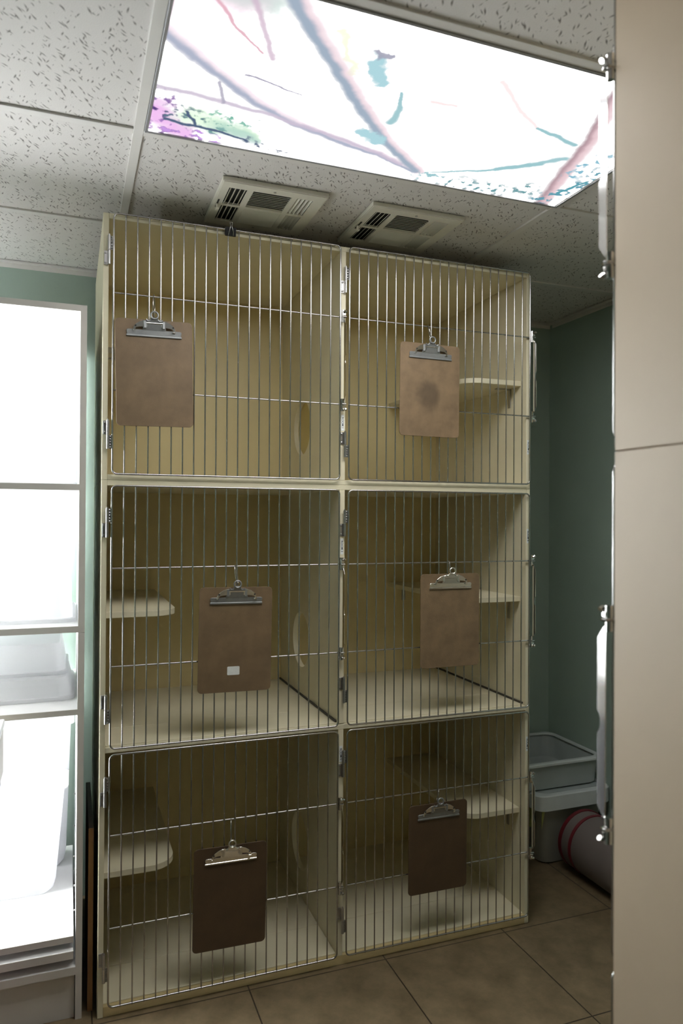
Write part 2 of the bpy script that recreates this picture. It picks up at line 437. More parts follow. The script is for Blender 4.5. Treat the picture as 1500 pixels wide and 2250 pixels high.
def tag(o, label, cat, group=None):
    o['label'] = label; o['category'] = cat
    if group: o['group'] = group
    return o
def thing(name, label, cat, loc=(0, 0, 0), rz=0, group=None):
    o = bpy.data.objects.new(name, None); COL.objects.link(o)
    o.empty_display_size = .05
    o.location = loc; o.rotation_euler = (0, 0, rz)
    return tag(o, label, cat, group)
def struct(o): o['kind'] = 'structure'; return o
def text(name, s, size, m, parent, mtx):
    c = bpy.data.curves.new('lettering', 'FONT'); c.body = s; c.size = size; c.align_x = 'CENTER'; c.align_y = 'CENTER'
    c.extrude = .00012; c.offset = .00008
    to = bpy.data.objects.new('lettering', c); COL.objects.link(to)
    bpy.context.view_layer.update()
    me = bpy.data.meshes.new_from_object(to.evaluated_get(bpy.context.evaluated_depsgraph_get()))
    bpy.data.objects.remove(to); bpy.data.curves.remove(c)
    me.materials.clear(); me.materials.append(m)
    me.transform(mtx)
    o = bpy.data.objects.new(name, me); COL.objects.link(o); o.parent = parent
    return o
def arc(cx, cy, r, a0, a1, n):
    return [(cx+r*math.cos(a0+(a1-a0)*k/n), cy+r*math.sin(a0+(a1-a0)*k/n)) for k in range(n+1)]
def rrect(x0, x1, y0, y1, r, n=6):
    return (arc(x1-r, y1-r, r, 0, PI/2, n)+arc(x0+r, y1-r, r, PI/2, PI, n) +
            arc(x0+r, y0+r, r, PI, 1.5*PI, n)+arc(x1-r, y0+r, r, 1.5*PI, 2*PI, n))
XZ = lambda u, v, w: Vector((u, w, v))
YZ = lambda u, v, w: Vector((w, u, v))
XY = lambda u, v, w: Vector((u, v, w))

# ------------------------------------------------------------------ room
XL, XR, YB, YF, ZC = -.80, 2.097, .736, -4.60, 2.394
b = MB(); b.box((XL-.1, YF-.1, -.05), (XR+.1, YB+.1, 0)); struct(b.build('floor', M['floor'], smooth=0))
b = MB(); b.box((XL-.1, YB, -.05), (XR+.1, YB+.1, 2.5)); struct(b.build('wall_back', M['wall'], smooth=0))
b = MB(); b.box((XR, YF-.1, -.05), (XR+.1, YB, 2.5)); struct(b.build('wall_right', M['wall'], smooth=0))
b = MB(); b.box((XL-.1, YF-.1, -.05), (XR, YF, 2.5)); struct(b.build('wall_front', M['wall'], smooth=0))
WY0, WY1, WZ0, WZ1 = .03, .67, .42, 2.105      # window opening in the left wall
b = MB()
b.box((XL-.1, YF, -.05), (XL, WY0, 2.5)); b.box((XL-.1, WY1, -.05), (XL, YB, 2.5))
b.box((XL-.1, WY0, -.05), (XL, WY1, WZ0)); b.box((XL-.1, WY0, WZ1), (XL, WY1, 2.5))
struct(b.build('wall_left', M['wall'], smooth=0))
b = MB()
fwid = .035
b.box((XL-.08, WY0, WZ0), (XL+.01, WY0+fwid, WZ1), .003); b.box((XL-.08, WY1-fwid, WZ0), (XL+.01, WY1, WZ1), .003)
b.box((XL-.08, WY0+fwid, WZ0), (XL+.01, WY1-fwid, WZ0+fwid), .003); b.box((XL-.08, WY0+fwid, WZ1-fwid), (XL+.01, WY1-fwid, WZ1), .003)
b.box((XL-.06, WY0+fwid, 1.12), (XL-.01, WY1-fwid, 1.15), .003)
win = struct(b.build('window_1', M['white']))
b = MB(); b.box((XL-.05, WY0+fwid, WZ0+fwid), (XL-.045, WY1-fwid, WZ1-fwid)); b.build('window_pane', M['pane'], win, smooth=0)
# ceiling tiles and grid
GX = [.065+1.219*k for k in (-1, 0, 1, 2)]
GY = [-.385+.610*k for k in (-7, -6, -5, -4, -3, -2, -1, 0, 1, 2)]
b = MB(); b.box((XL-.1, YF-.1, ZC+.006), (XR+.1, YB+.1, ZC+.06))
struct(b.build('ceiling', M['tile'], smooth=0))
b = MB(); hw = .012
for gx in GX:
    if XL < gx < XR: b.box((gx-hw, YF, ZC), (gx+hw, YB, ZC+.008), .0006)
xs = [XL]+[g for g in GX if XL < g < XR]+[XR]
for gy in GY:
    if YF < gy < YB:
        for i in range(len(xs)-1): b.box((xs[i]+hw, gy-hw, ZC+.0003), (xs[i+1]-hw, gy+hw, ZC+.008), .0006)
struct(b.build('trim_1', M['grid'], smooth=0))
b = MB()
b.box((XL, YB-.022, ZC-.001), (XR, YB, ZC+.004)); b.box((XL, YB-.002, ZC-.018), (XR, YB, ZC))
b.box((XR-.022, YF, ZC-.001), (XR, YB-.022, ZC+.004)); b.box((XR-.002, YF, ZC-.018), (XR, YB-.022, ZC))
struct(b.build('trim_2', M['grid'], smooth=0))

# ------------------------------------------------------------------ ceiling picture light
px0, px1, py0, py1 = .078, 1.283, -.983, -.397
t = thing('ceiling_light', 'large bright ceiling light panel printed with branches and leaves', 'light', ((px0+px1)/2, (py0+py1)/2, ZC))
lx, ly = t.location.x, t.location.y
b = MB(); fz0, fz1, ft = -.003, .006, .008
b.box((px0-lx, py0-ly, fz0), (px0-lx+ft, py1-ly, fz1), .001); b.box((px1-lx-ft, py0-ly, fz0), (px1-lx, py1-ly, fz1), .001)
b.box((px0-lx+ft, py0-ly, fz0), (px1-lx-ft, py0-ly+ft, fz1), .001); b.box((px0-lx+ft, py1-ly-ft, fz0), (px1-lx-ft, py1-ly, fz1), .001)
b.build('frame', M['trimalu'], t)
# the print's coordinates are room coordinates, so the diffuser's own origin is the room's origin
b = MB(); b.box((px0+ft, py0+ft, ZC+.001), (px1-ft, py1-ft, ZC+.003))
b.build('diffuser', M['picture'], t, loc=(-lx, -ly, -ZC), smooth=0)['label'] = 'glowing diffuser printed with branches'

# ------------------------------------------------------------------ ceiling vents
def vent(x0, y0, label):
    W, D = .304, .304
    t = thing('ceiling_vent', label, 'vent', (x0+W/2, y0+D/2, ZC), group=None)
    ox, oy = -W/2, -D/2
    cols = [(.022, .076), (.092, .206), (.222, .270)]; rows = [(.034, .144), (.158, .268)]
    zb, zt = -.010, -.004
    b = MB()
    ex = [0, .022, .076, .092, .206, .222, .270, W]
    for i in (0, 2, 4, 6): b.box((ox+ex[i], oy, zb), (ox+ex[i+1], oy+D, zt), 0)
    for c in cols:
        for (a, d) in ((0, rows[0][0]), (rows[0][1], rows[1][0]), (rows[1][1], D)):
            b.box((ox+c[0], oy+a, zb), (ox+c[1], oy+d, zt), 0)
    # turned-up rim
    b.box((ox-.003, oy-.003, zb+.002), (ox, oy+D+.003, .004)); b.box((ox+W, oy-.003, zb+.002), (ox+W+.003, oy+D+.003, .004))
    b.box((ox, oy-.003, zb+.002), (ox+W, oy, .004)); b.box((ox, oy+D, zb+.002), (ox+W, oy+D+.003, .004))
    b.build('frame', M['ventwhite'], t)
    b = MB(); b.box((ox+.004, oy+.004, .0005), (ox+W-.004, oy+D-.004, .0045)); b.build('duct_shade_plate', M['dark'], t, smooth=0)  # flat dark plate behind the louvers; the duct's shade is put into its colour
    def slats(c, r, n, along, ang, wid):
        b = MB(); zc = -.0062
        for k in range(n):
            if along == 'x':
                y = oy+r[0]+(r[1]-r[0])*(k+.5)/n
                b.box((ox+c[0], y-wid/2, zc-.0006), (ox+c[1], y+wid/2, zc+.0006), rot=Matrix.Rotation(ang, 3, 'X'))
            else:
                x = ox+c[0]+(c[1]-c[0])*(k+.5)/n
                b.box((x-wid/2, oy+r[0], zc-.0006), (x+wid/2, oy+r[1], zc+.0006), rot=Matrix.Rotation(ang, 3, 'Y'))
        b.build('louver', M['ventwhite'], t, smooth=0)
    slats(cols[1], rows[0], 10, 'x', math.radians(35), .0080)
    slats(cols[1], rows[1], 10, 'x', math.radians(-32), .0125)
    for r in rows:
        slats(cols[0], r, 4, 'y', math.radians(-50), .0080)
        slats(cols[2], r, 4, 'y', math.radians(52), .0106)
    b = MB(); b.box((ox+.006, oy+.118, zb-.0012), (ox+.011, oy+.172, zb-.0002), 0, mi=1)
    b.box((ox+.006, oy+.146, zb-.012), (ox+.010, oy+.158, zb-.0005), .001)
    b.box((ox+.006, oy+.150, zb-.014), (ox+.016, oy+.166, zb-.011), .001)
    b.build('damper_lever', [M['ventwhite'], M['dark']], t)
    for (sx, sy) in ((.15, .018), (.15, .286)):
        b = MB(); b.tube([(ox+sx, oy+sy, zb+.001), (ox+sx, oy+sy, zb-.0012)], .004, 10)
        b.build('screw', M['steel'], t)
vent(.308, -.228, 'left square ceiling vent, directly above the black binder clip')
vent(.758, -.227, 'right square ceiling vent, above the cabinet corner of the right top cage')

# ------------------------------------------------------------------ cage cabinets
def shelf_poly(side, x0, x1, y0, y1, r):
    """plan of a resting shelf with one rounded free front corner"""
    if side == 'L': return [(x0, y1), (x0, y0)]+arc(x1-r, y0+r, r, -PI/2, 0, 10)+[(x1, y1)]
    return [(x1, y1), (x0, y1)]+arc(x0+r, y0+r, r, PI, 1.5*PI, 10)+[(x1, y0)]

def cabinet(name, label, loc, rz, W, H, rows, PC, names_on=True, labels=(), hole_cov=(), side=M['cream'], shelves=True, floorboards=True, zbase=0):
    """rows: list of dicts (bottom to top) with z0,z1 of the compartment, door z range, crossbars, shelf z, hole z"""
    root = thing(name, label, 'cage cabinet', loc, rz)
    T, D = .016, .70
    pb = .018/2
    b = MB(); b.box((0, .0, 0), (T, D, H), .001); b.build('side_panel', side, root)
    b = MB(); b.box((W-T, .0, 0), (W, D, H), .001); b.build('side_panel', side, root)
    b = MB(); b.box((T, .0004, H-.016), (W-T, D, H), .001); b.build('top_panel', M['cream_edge'], root)
    b = MB(); b.box((T, .0004, 0), (W-T, D, rows[0]['z0']), .001); b.build('bottom_panel', M['wood_edge'] if zbase == 0 else M['cream_edge'], root)
    b = MB(); b.box((T, D-.008, rows[0]['z0']), (W-T, D-.002, H-.016)); b.build('back_panel', M['cream'], root)
    for i, r in enumerate(rows):
        zt = r['z1']
        b = MB(); b.holed(PC-pb, PC+pb, .0002, D-.008, r['z0'], zt, .415, r['hole'], .103)
        b.build('partition', M['cream_edge'], root)
        if r.get('covered'):
            b = MB(); pts = [(PC-pb+.004, .415+.112*math.cos(2*PI*k/40), r['hole']+.112*math.sin(2*PI*k/40)) for k in range(40)]
            b.loft([[(PC+pb+.0005, p[1], p[2]) for p in pts], [(PC+pb+.006, p[1], p[2]) for p in pts]])
            b.build('hole_cover', M['cover'], root)
        if i < len(rows)-1:
            b = MB(); b.box((T, .0006, zt), (W-T, D-.008, rows[i+1]['z0']-.004), .001); b.build('divider_shelf', M['cream_edge'], root)
            # loose floor boards: a narrow front strip and a wide rear board
        if floorboards and zbase == 0:
            for (xa, xb) in ((T, PC-pb), (PC+pb, W-T)):
                zf = r['z0']-.004 if i > 0 else r['z0']
                b = MB()
                b.box((xa+.001, .012, zf), (xb-.001, .188, zf+.004), .0008); b.box((xa+.001, .190, zf), (xb-.001, D-.009, zf+.004), .0008)
                b.build('floor_board', M['cream_edge'], root)
                if i > 0:
                    b = MB(); b.box((xb-.007, .014, zf+.0042), (xb-.0005, D-.010, zf+.011), .001)
                    b.build('floor_gasket', M['gasket'], root)
        if shelves:
            zs = r['shelf']
            for sd in ('L', 'R'):
                x0, x1 = (T+.0005, .226) if sd == 'L' else (W-.250, W-T-.0005)
                b = MB(); b.prism(shelf_poly(sd, x0, x1, .034, D-.009, .075), .018, lambda u, v, ww: Vector((u, v, zs-.018+ww)), .0008)
                sh = b.build('shelf', M['cream_edge'], root)
                bw = T+.0006 if sd == 'L' else W-T-.0006
                sg = 1 if sd == 'L' else -1
                b = MB(); z1 = zs-.0185
                b.box((bw, .098, z1-.07), (bw+sg*.003, .114, z1), .0006); b.box((bw, .098, z1-.003), (bw+sg*.06, .114, z1), .0006)
                b.build('bracket', M['steel'], sh)
                b = MB(); bx = x1-.10 if sd == 'L' else x0+.075
                b.box((bx-.008, D-.012, z1-.06), (bx+.008, D-.0085, z1), .0006); b.box((bx-.008, D-.07, z1-.003), (bx+.008, D-.009, z1), .0006)
                b.build('bracket', M['steel'], sh)
        # doors
        for s in (0, 1):
            xa, xb = (.029, PC-.014) if s == 0 else (PC+.018, W-.010)
            za, zb = r['door']
            rc = .014; fy = -.0118
            b = MB()
            pts = [(x, fy, z) for x, z in rrect(xa, xb, za, zb, rc, 5)]
            b.tube(pts, .0028, 12, closed=True)
            dr = b.build('cage_door', M['chrome'], root)
            nb = 20
            for k in range(nb):
                x = xa+(xb-xa)*(k+1)/(nb+1)
                b = MB(); b.tube([(x, fy, za-.003), (x, fy, zb+.003)], .0022, 12); b.build('bar', M['chrome'], dr)
            for hz in r['bars']:
                b = MB()
                xe = xb+.020
                b.tube([(xa, fy+.0046, hz), (xb+.004, fy+.0046, hz), (xe-.002, fy+.0036, hz), (xe, fy-.001, hz), (xe-.002, fy-.006, hz), (xb+.005, fy-.006, hz)], .0024, 12)
                b.build('crossbar', M['chrome'], dr)
            # hinges: upper one has its leaf low, lower one has its leaf high
            hx = xa-.0125
            for (hz0, hz1, low) in ((zb-.150, zb-.066, True), (za+.073, za+.155, False)):
                b = MB(); mid = (hz0+hz1)/2
                b.tube([(hx, -.010, hz0), (hx, -.010, mid-.0006)], .0042, 12); b.tube([(hx, -.010, mid+.0006), (hx, -.010, hz1)], .0042, 12)
                b.tube([(hx, -.010, hz1), (hx, -.010, hz1+.004)], .0025, 8)
                l0, l1 = (hz0, mid-.001) if low else (mid+.001, hz1)
                b.box((hx-.0135, -.0025, l0), (hx-.002, -.0004, l1), .0005); b.box((hx-.004, -.010, l0), (hx-.0025, -.001, l1))
                d0, d1 = (mid+.001, hz1) if low else (hz0, mid-.001)
                b.box((hx, -.0075, d0), (xa-.001, -.0060, d1), .0005)
                for q in range(5):
                    zz = d0+.004+(d1-d0-.008)*q/4
                    b.tube([(xa-.0062, -.0085, zz-.0025), (xa-.0062, -.0085, zz), (xa-.0062, -.0085, zz+.0025)], [.0012, .0026, .0012], 7)
                for zz in (l0+.006, l1-.006):
                    b.tube([(hx-.0095, -.002, zz), (hx-.0095, -.0042, zz)], .0034, 9)
                    b.tube([(hx-.0095, -.0042, zz), (hx-.0095, -.0052, zz)], [.0034, .0012], 9)
                b.build('hinge', M['steel'], dr)
            # latch: folded steel lever held in the two loops of the crossbars
            lxx = xb+.011
            zl0, zl1 = r['bars'][1]-.003, r['bars'][0]+.002
            b = MB()
            prof = [(-.0165, zl0+.012), (-.0155, zl1-.012), (-.0205, zl1-.014), (-.034, zl1-.032)]
            zm = (zl0+zl1)/2
            prof += [(-.0345, zm+.018)]+[(-.0345+.0065*math.sin(a), zm+.016*math.cos(a)) for a in [PI*q/8 for q in range(1, 8)]]
            prof += [(-.0345, zm-.018), (-.034, zl0+.034), (-.0205, zl0+.016)]
            b.prism(prof, .0012, lambda u, v, ww: Vector((lxx+.0015-ww, u, v)))
            lt = b.build('latch', M['latch'], dr, smooth=25)
            for hz, sg in ((zl1, 1), (zl0, -1)):
                b = MB()
                b.tube([(lxx-.002, -.0125, hz-.020*1), (lxx-.002, -.0125, hz+.020)], [.0058, .0062], 12)
                b.tube([(lxx, -.020, hz+sg*.012), (lxx+.004, -.021, hz+sg*.016), (lxx+.008, -.021, hz+sg*.013)], .0042, 9)
                b.box((lxx-.006, -.019, hz+sg*.006-.004), (lxx+.006, -.012, hz+sg*.006+.004), .001)
                b.build('latch_catch', M['latch'], lt)
            if names_on:
                nm, zc = labels[i][s]
                lx_ = PC if s == 0 else W-T/2
                b = MB(); b.box((lx_-.0052, -.0006, zc-.026), (lx_+.0052, .0002, zc+.026), .0002)
                lb = b.build('room_label', M['tape'], root)
                mtx = Matrix.Translation((lx_, -.0007, zc)) @ Matrix(((0, 1, 0, 0), (0, 0, -1, 0), (-1, 0, 0, 0), (0, 0, 0, 1)))
                text('lettering', nm, .0098, M['ink'], lb, mtx)
    return root

W = 1.471; PCX = .747
rows_up = [dict(z0=.016, z1=.780-.016, door=(.017, .777), bars=(.546, .262), shelf=.395, hole=.232, covered=True)]
cabinet('cage_cabinet', 'cream upper cage cabinet with two barred doors under the ceiling vents', (0, 0, 1.5605), 0, W, .780, rows_up, PCX,
        side=M['cream_edge'], labels=[[('ROOM 1', .203), ('ROOM 2', .151)]], floorboards=False, zbase=1)
rows_lo = [dict(z0=.030, z1=.764, door=(.033, .762), bars=(.526, .258), shelf=.403, hole=.230),
           dict(z0=.784, z1=1.560-.016, door=(.779, 1.543), bars=(1.302, 1.016), shelf=1.170, hole=.992)]
cabinet('cage_cabinet', 'cream lower cage cabinet with four barred doors standing on the floor', (0, 0, 0), 0, W, 1.5600, rows_lo, PCX,
        side=M['cream_edge'], labels=[[('ROOM 5', .684), ('ROOM 6', .643)], [('ROOM 3', 1.360), ('ROOM 4', 1.391)]], zbase=0)
# the facing bank across the aisle
FX, FY, FWD = .692, -1.330, 1.395
cabinet('cage_cabinet', 'beige upper cage cabinet at the right edge, seen from its side', (FX+FWD, FY, 1.5585), PI, FWD, .832,
        [dict(z0=.016, z1=.832-.016, door=(.020, .828), bars=(.592, .290), shelf=.395, hole=.232)], FWD/2, names_on=False, side=M['beige'], floorboards=False, zbase=1)
cabinet('cage_cabinet', 'beige lower cage cabinet at the right edge, seen from its side', (FX+FWD, FY, 0), PI, FWD, 1.557,
        [dict(z0=.030, z1=.764, door=(.033, .762), bars=(.526, .258), shelf=.403, hole=.230),
         dict(z0=.784, z1=1.557-.016, door=(.779, 1.541), bars=(1.300, .980), shelf=1.170, hole=.992)], FWD/2, names_on=False, side=M['beige'], zbase=0)

# ------------------------------------------------------------------ clipboards and their rings
def clipboard(xc, zb, zt, bar_z, wid, label, ringlabel, m, tilt=0, worn=False, sticker=False, chrome=False, ring_dx=0.0, ring_rot=20):
    h = zt-zb
    y0 = -.0180
    t = thing('clipboard', label, 'clipboard', (xc, y0, zb), group='clipboards hanging on the cage doors')
    t.rotation_euler = (0, math.radians(-tilt), 0)
    b = MB(); b.prism(rrect(-wid/2, wid/2, 0, h, .013, 6), .0034, lambda u, v, ww: Vector((u, -ww, v)), .0006)
    b.build('board', m, t)
    F = lambda yb, k: (lambda u, v, ww: Vector((u, -yb-k*(v-h+.033)-ww, v)))
    s = wid/.224
    # jaw bar and the plate rising from it to the eye
    b = MB()
    b.prism([(x*s, h+z) for x, z in ((-.078, -.046), (-.080, -.034), (-.076, -.031), (.076, -.031), (.080, -.034), (.078, -.046))], .0030, F(.0048, .10), .0008)
    b.prism([(x*s, h+z) for x, z in ((-.080, -.0515), (-.080, -.0455), (.080, -.0455), (.080, -.0515))], .0045, F(.0032, .0), .001)
    b.prism([(x*s, h+z) for x, z in ((-.034, -.033), (-.031, -.006), (-.022, -.0045), (-.013, -.002), (-.009, .004), (.009, .004), (.013, -.002), (.022, -.0045), (.031, -.006), (.034, -.033))], .0016, F(.0066, .26), .0005)
    ez = h+.010; ey = -.0066-.26*.043
    for sx in (-.027, .027):
        b.box((sx*s-.004, ey+.003, h-.028), (sx*s+.004, ey+.009, h-.006), .0015)
    lever = b.build('clip_lever', M['clipchrome'] if chrome else M['clipgrey'], t)
    b = MB()
    ringpts = [(.0105*math.cos(2*PI*k/20), ey-.001, ez+.0105*math.sin(2*PI*k/20)) for k in range(20)]
    b.tube(ringpts, .0026, 12, closed=True)
    for sx in (-1, 1):
        b.tube([(sx*.0165+.006*math.cos(PI+PI*k/8), ey+.002, h-.001+.006*math.sin(PI+PI*k/8)) for k in range(9)], .0016, 7)
    b.build('eye', M['clipchrome'] if chrome else M['clipgrey'], lever)
    # nickel base plate with two curved ears
    b = MB()
    for sx in (-1, 1):
        out = [(.020, -.004), (.030, -.0045), (.042, -.009), (.052, -.0155), (.059, -.0235), (.062, -.0335), (.0555, -.0345), (.0535, -.027), (.044, -.0245), (.030, -.0235), (.020, -.0235)]
        b.prism([(sx*x*s, h+z) for x, z in out], .0014, F(.0105, .06), .0004)
        b.tube([(sx*.0545*s, -.0095, h-.0215), (sx*.0545*s, -.0135, h-.0215)], .0026, 9, mi=1)
        b.box((sx*.0555*s-.003, -.0125, h-.037), (sx*.0605*s+.001 if sx > 0 else sx*.0605*s-.001, -.0038, h-.0325), .0008)
    b.tube([(-.030*s, ey+.0075, h-.012), (.030*s, ey+.0075, h-.012)], .0040, 12)
    b.build('clip_base', [M['clipchrome'], M['dark']], t)
    if sticker:
        b = MB(); b.prism(rrect(-.024, .014, .052, .078, .003, 3), .0005, lambda u, v, ww: Vector((u, -.0034-ww, v)))
        o = b.build('sticker', M['sticker'], t); o['label'] = 'small white sticker'
    # the split ring that carries it on the crossbar
    tl = math.radians(tilt)
    ezw = zb+ez*math.cos(tl); exw = xc-ez*math.sin(tl)
    top = bar_z+.0046
    bot = ezw-.0055
    Rr = (top-bot)/2
    b = MB(); ca, sa = math.cos(math.radians(ring_rot)), math.sin(math.radians(ring_rot))
    rx = .62*Rr
    cyr = -.0155
    pts = []
    for k in range(28):
        a = 2*PI*k/28
        yy = rx*math.sin(a); zz = Rr*math.cos(a)
        pts.append((yy*sa, yy*ca, zz))
    b.tube(pts, .0013, 12, closed=True)
    o = b.build('hanging_ring', M['chrome'], None, loc=(exw, cyr, (top+bot)/2))
    o.rotation_euler = (0, math.radians(ring_dx), 0)
    tag(o, ringlabel, 'ring', 'rings that carry the clipboards')

U1, U2 = 1.5605+.546, 1.5605+.546
clipboard(.150, 1.720, 2.034, 2.1065, .222, 'worn plain clipboard at far left of top left cage door', 'steel ring above the far left clipboard on the top left door', M['hard'], 1.2, ring_dx=0, ring_rot=12)
clipboard(1.054, 1.730, 2.044, 2.1065, .225, 'stained clipboard with a dark round smudge on top right cage door', 'steel ring above the stained clipboard on the top right door', M['hardstain'], -.3, ring_dx=-14, ring_rot=24)
clipboard(.391, .919, 1.239, 1.302, .226, 'brown clipboard with a small white sticker on middle left cage door', 'steel ring above the clipboard that has a white sticker', M['hard'], -.8, sticker=True, ring_dx=-8, ring_rot=20)
clipboard(1.136, .946, 1.264, 1.302, .226, 'light brown clipboard with silvery clip on middle right cage door', 'short steel ring above the clipboard on the middle right door', M['hardworn'], 0, chrome=True, ring_dx=-6, ring_rot=20)
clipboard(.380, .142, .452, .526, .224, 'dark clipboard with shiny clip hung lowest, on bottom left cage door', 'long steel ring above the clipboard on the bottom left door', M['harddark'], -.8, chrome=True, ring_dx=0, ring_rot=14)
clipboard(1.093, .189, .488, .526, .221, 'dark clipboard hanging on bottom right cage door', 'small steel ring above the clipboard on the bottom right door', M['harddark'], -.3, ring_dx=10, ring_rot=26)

# ------------------------------------------------------------------ binder clip on the top door rail
t = thing('binder_clip', 'black binder clip with wire handle clamped on top rail of top left door', 'binder clip', (.371, -.0118, 2.318))
b = MB()
b.loft([[(-.016, -.0035, 0), (.016, -.0035, 0), (.016, .0025, 0), (-.016, .0025, 0)],
        [(-.016, -.0075, .012), (.016, -.0075, .012), (.016, .0055, .012), (-.016, .0055, .012)],
        [(-.016, -.0090, .024), (.016, -.0090, .024), (.016, .0065, .024), (-.016, .0065, .024)]])
b.build('body', M['blackmetal'], t)
hp = [(-.0075, -.0045, .001), (-.0065, -.010, .008), (-.003, -.0125, .022), (-.0018, -.0130, .027), (-.004, -.0130, .033), (-.0035, -.0130, .037), (0, -.0130, .039),
      (.0035, -.0130, .037), (.004, -.0130, .033), (.0018, -.0130, .027), (.003, -.0125, .022), (.0065, -.010, .008), (.0075, -.0045, .001)]
b = MB(); b.tube(hp, .0013, 12); b.build('handle', M['chrome'], t)

# ------------------------------------------------------------------ white shelving unit on the left
UX0, UX1, UT = -.74, -.042, .018
t = thing('shelving_unit', 'white shelving unit at left edge with five bright shelves', 'shelving unit', (UX1-.3, .02, 0))
ox = -(UX1-.3)
X0, X1 = UX0+ox, UX1+ox
D = .69
b = MB(); b.box((X1-UT, .001, 1.1165), (X1, D, 2.068), .001); b.build('side_panel', M['white'], t)
b = MB(); b.box((X1-UT, .001, 0), (X1, D, 1.1155), .001); b.build('side_panel', M['white'], t)
b = MB(); b.box((X1-UT, 0, 1.1165), (X1, .001, 2.068)); b.box((X1-UT, 0, 0), (X1, .001, 1.1155)); b.build('edge_band', M['whiteedge'], t, smooth=0)
b = MB(); b.box((X0, .0, 0), (X0+.04, .04, 2.05), .001); b.build('post', M['white'], t)
b = MB(); b.box((X0, D-.04, 0), (X0+.04, D, 2.05), .001); b.build('post', M['white'], t)
b = MB(); b.box((X0-.012, .03, 0), (X0-.0005, D-.04, .242), .001); b.build('light_block_panel', M['white'], t)  # added out of view to keep window light from under the bottom shelf
def ushelf(z0, z1, d0=0.0, d1=D, nm='shelf', m=M['white'], gap=.0):
    b = MB(); b.box((X0, d0+.002, z0), (X1-UT-gap, d1, z1), .0008); o = b.build(nm, m, t)
    b = MB(); b.box((X0, d0, z0), (X1-UT-gap, d0+.002, z1)); b.build('edge_band', M['whiteedge'], o, smooth=0)
ushelf(2.050, 2.068, nm='top_panel')
ushelf(1.529, 1.547, d1=.60); ushelf(1.117, 1.135, d1=.60); ushelf(.878, .894, d1=.60)
ushelf(.224, .242, d1=.62, gap=.006); ushelf(.183, .205, d0=-.012, d1=.60, nm='bottom_deck', gap=.006)
ushelf(.135, .157, d0=-.01, d1=.60, nm='base_rail')
b = MB(); b.box((X0, .012, .0), (X1-UT-.002, .03, .134), .0008); b.build('kick_board', M['whiteedge'], t)
b = MB(); b.box((X0, .305, 1.966), (X1-UT-.0005, .322, 2.0495), .0008); b.build('top_rail', M['white'], t)
for (yy, zz) in ((.30, .34), (.12, .33), (.5, .36), (.12, .255), (.30, 1.70), (.12, 1.80), (.42, .50)):
    b = MB(); b.tube([(X1-UT, yy, zz), (X1-UT-.006, yy, zz)], .0025, 8)
    b.build('shelf_pin', M['steel'], t)

def tray(x0, x1, y0, y1, z0, z1, taper, label, rim=True, invert=True, m=M['whiteplastic']):
    """moulded plastic pan; inverted ones stand on their rim"""
    cx, cy = (x0+x1)/2, (y0+y1)/2; hx, hy = (x1-x0)/2, (y1-y0)/2; h = z1-z0
    t = thing('plastic_pan', label, 'pan', (cx, cy, z0), group='white pans on the shelving unit')
    def ring(k, z, r=.035): return [(x, y, z) for x, y in rrect(-hx*k, hx*k, -hy*k, hy*k, r, 5)]
    k1 = 1-taper
    b = MB()
    if invert:
        prof = [(1.0, 0), (1.0, .010), (.985, .012), (.98, .02), (k1+.012, h-.02), (k1, h-.006), (k1-.02, h)]
        b.loft([ring(k, z) for k, z in prof], cap0=False)
    else:
        prof = [(k1-.06, 0), (k1-.02, h*.03), (k1, h*.10), (.98, h-.016), (1.0, h-.014), (1.0, h), (.955, h), (.95, h-.02), (k1-.03, h*.12), (k1-.06, h*.06)]
        b.loft([ring(k, z) for k, z in prof])
    b.build('shell', m, t)
    b = MB()
    if invert: b.loft([ring(1.012, .0005), ring(1.015, .004), ring(1.012, .011), ring(.99, .013)], cap0=False, cap1=False)
    else: b.loft([ring(1.0, h-.016), ring(1.02, h-.014), ring(1.02, h-.002), ring(1.0, h)], cap0=False, cap1=False)
    b.build('rim', m, t)
tray(-.66, -.069, .16, .56, 1.5475, 1.702, .05, 'white upturned plastic pan on highest shelf of white shelving unit')
tray(-.66, -.070, .10, .56, 1.1355, 1.318, .05, 'white upturned plastic pan on second highest shelf of white shelving unit')
tray(-.66, -.072, .14, .56, .8945, .960, .05, 'low upturned pan under another pan on the third shelf')
tray(-.66, -.090, .20, .52, .9605, 1.056, .06, 'upturned pan stacked on top of the low pan on the third shelf')
tray(-.69, -.070, .47, .610, .2430, .745, .06, 'tall white plastic bin at the back of the bottom shelf', invert=False)
tray(-.70, -.088, .285, .455, .2425, .590, .10, 'white tapered plastic bin at front of the bottom shelf', invert=False)

# ------------------------------------------------------------------ brown panel standing in the gap
t = thing('wooden_panel', 'brown wooden panel standing on edge between white shelving unit and cages', 'panel', (-.019, .24, 0))
b = MB(); b.box((-.007, -.195, 0), (.007, .20, .535), .001); b.build('board', M['plankface'], t)
b = MB(); b.box((-.0072, -.1965, 0), (.0072, -.1951, .535), .0003); b.build('edge_strip', M['plank'], t)['label'] = 'orange brown front edge'

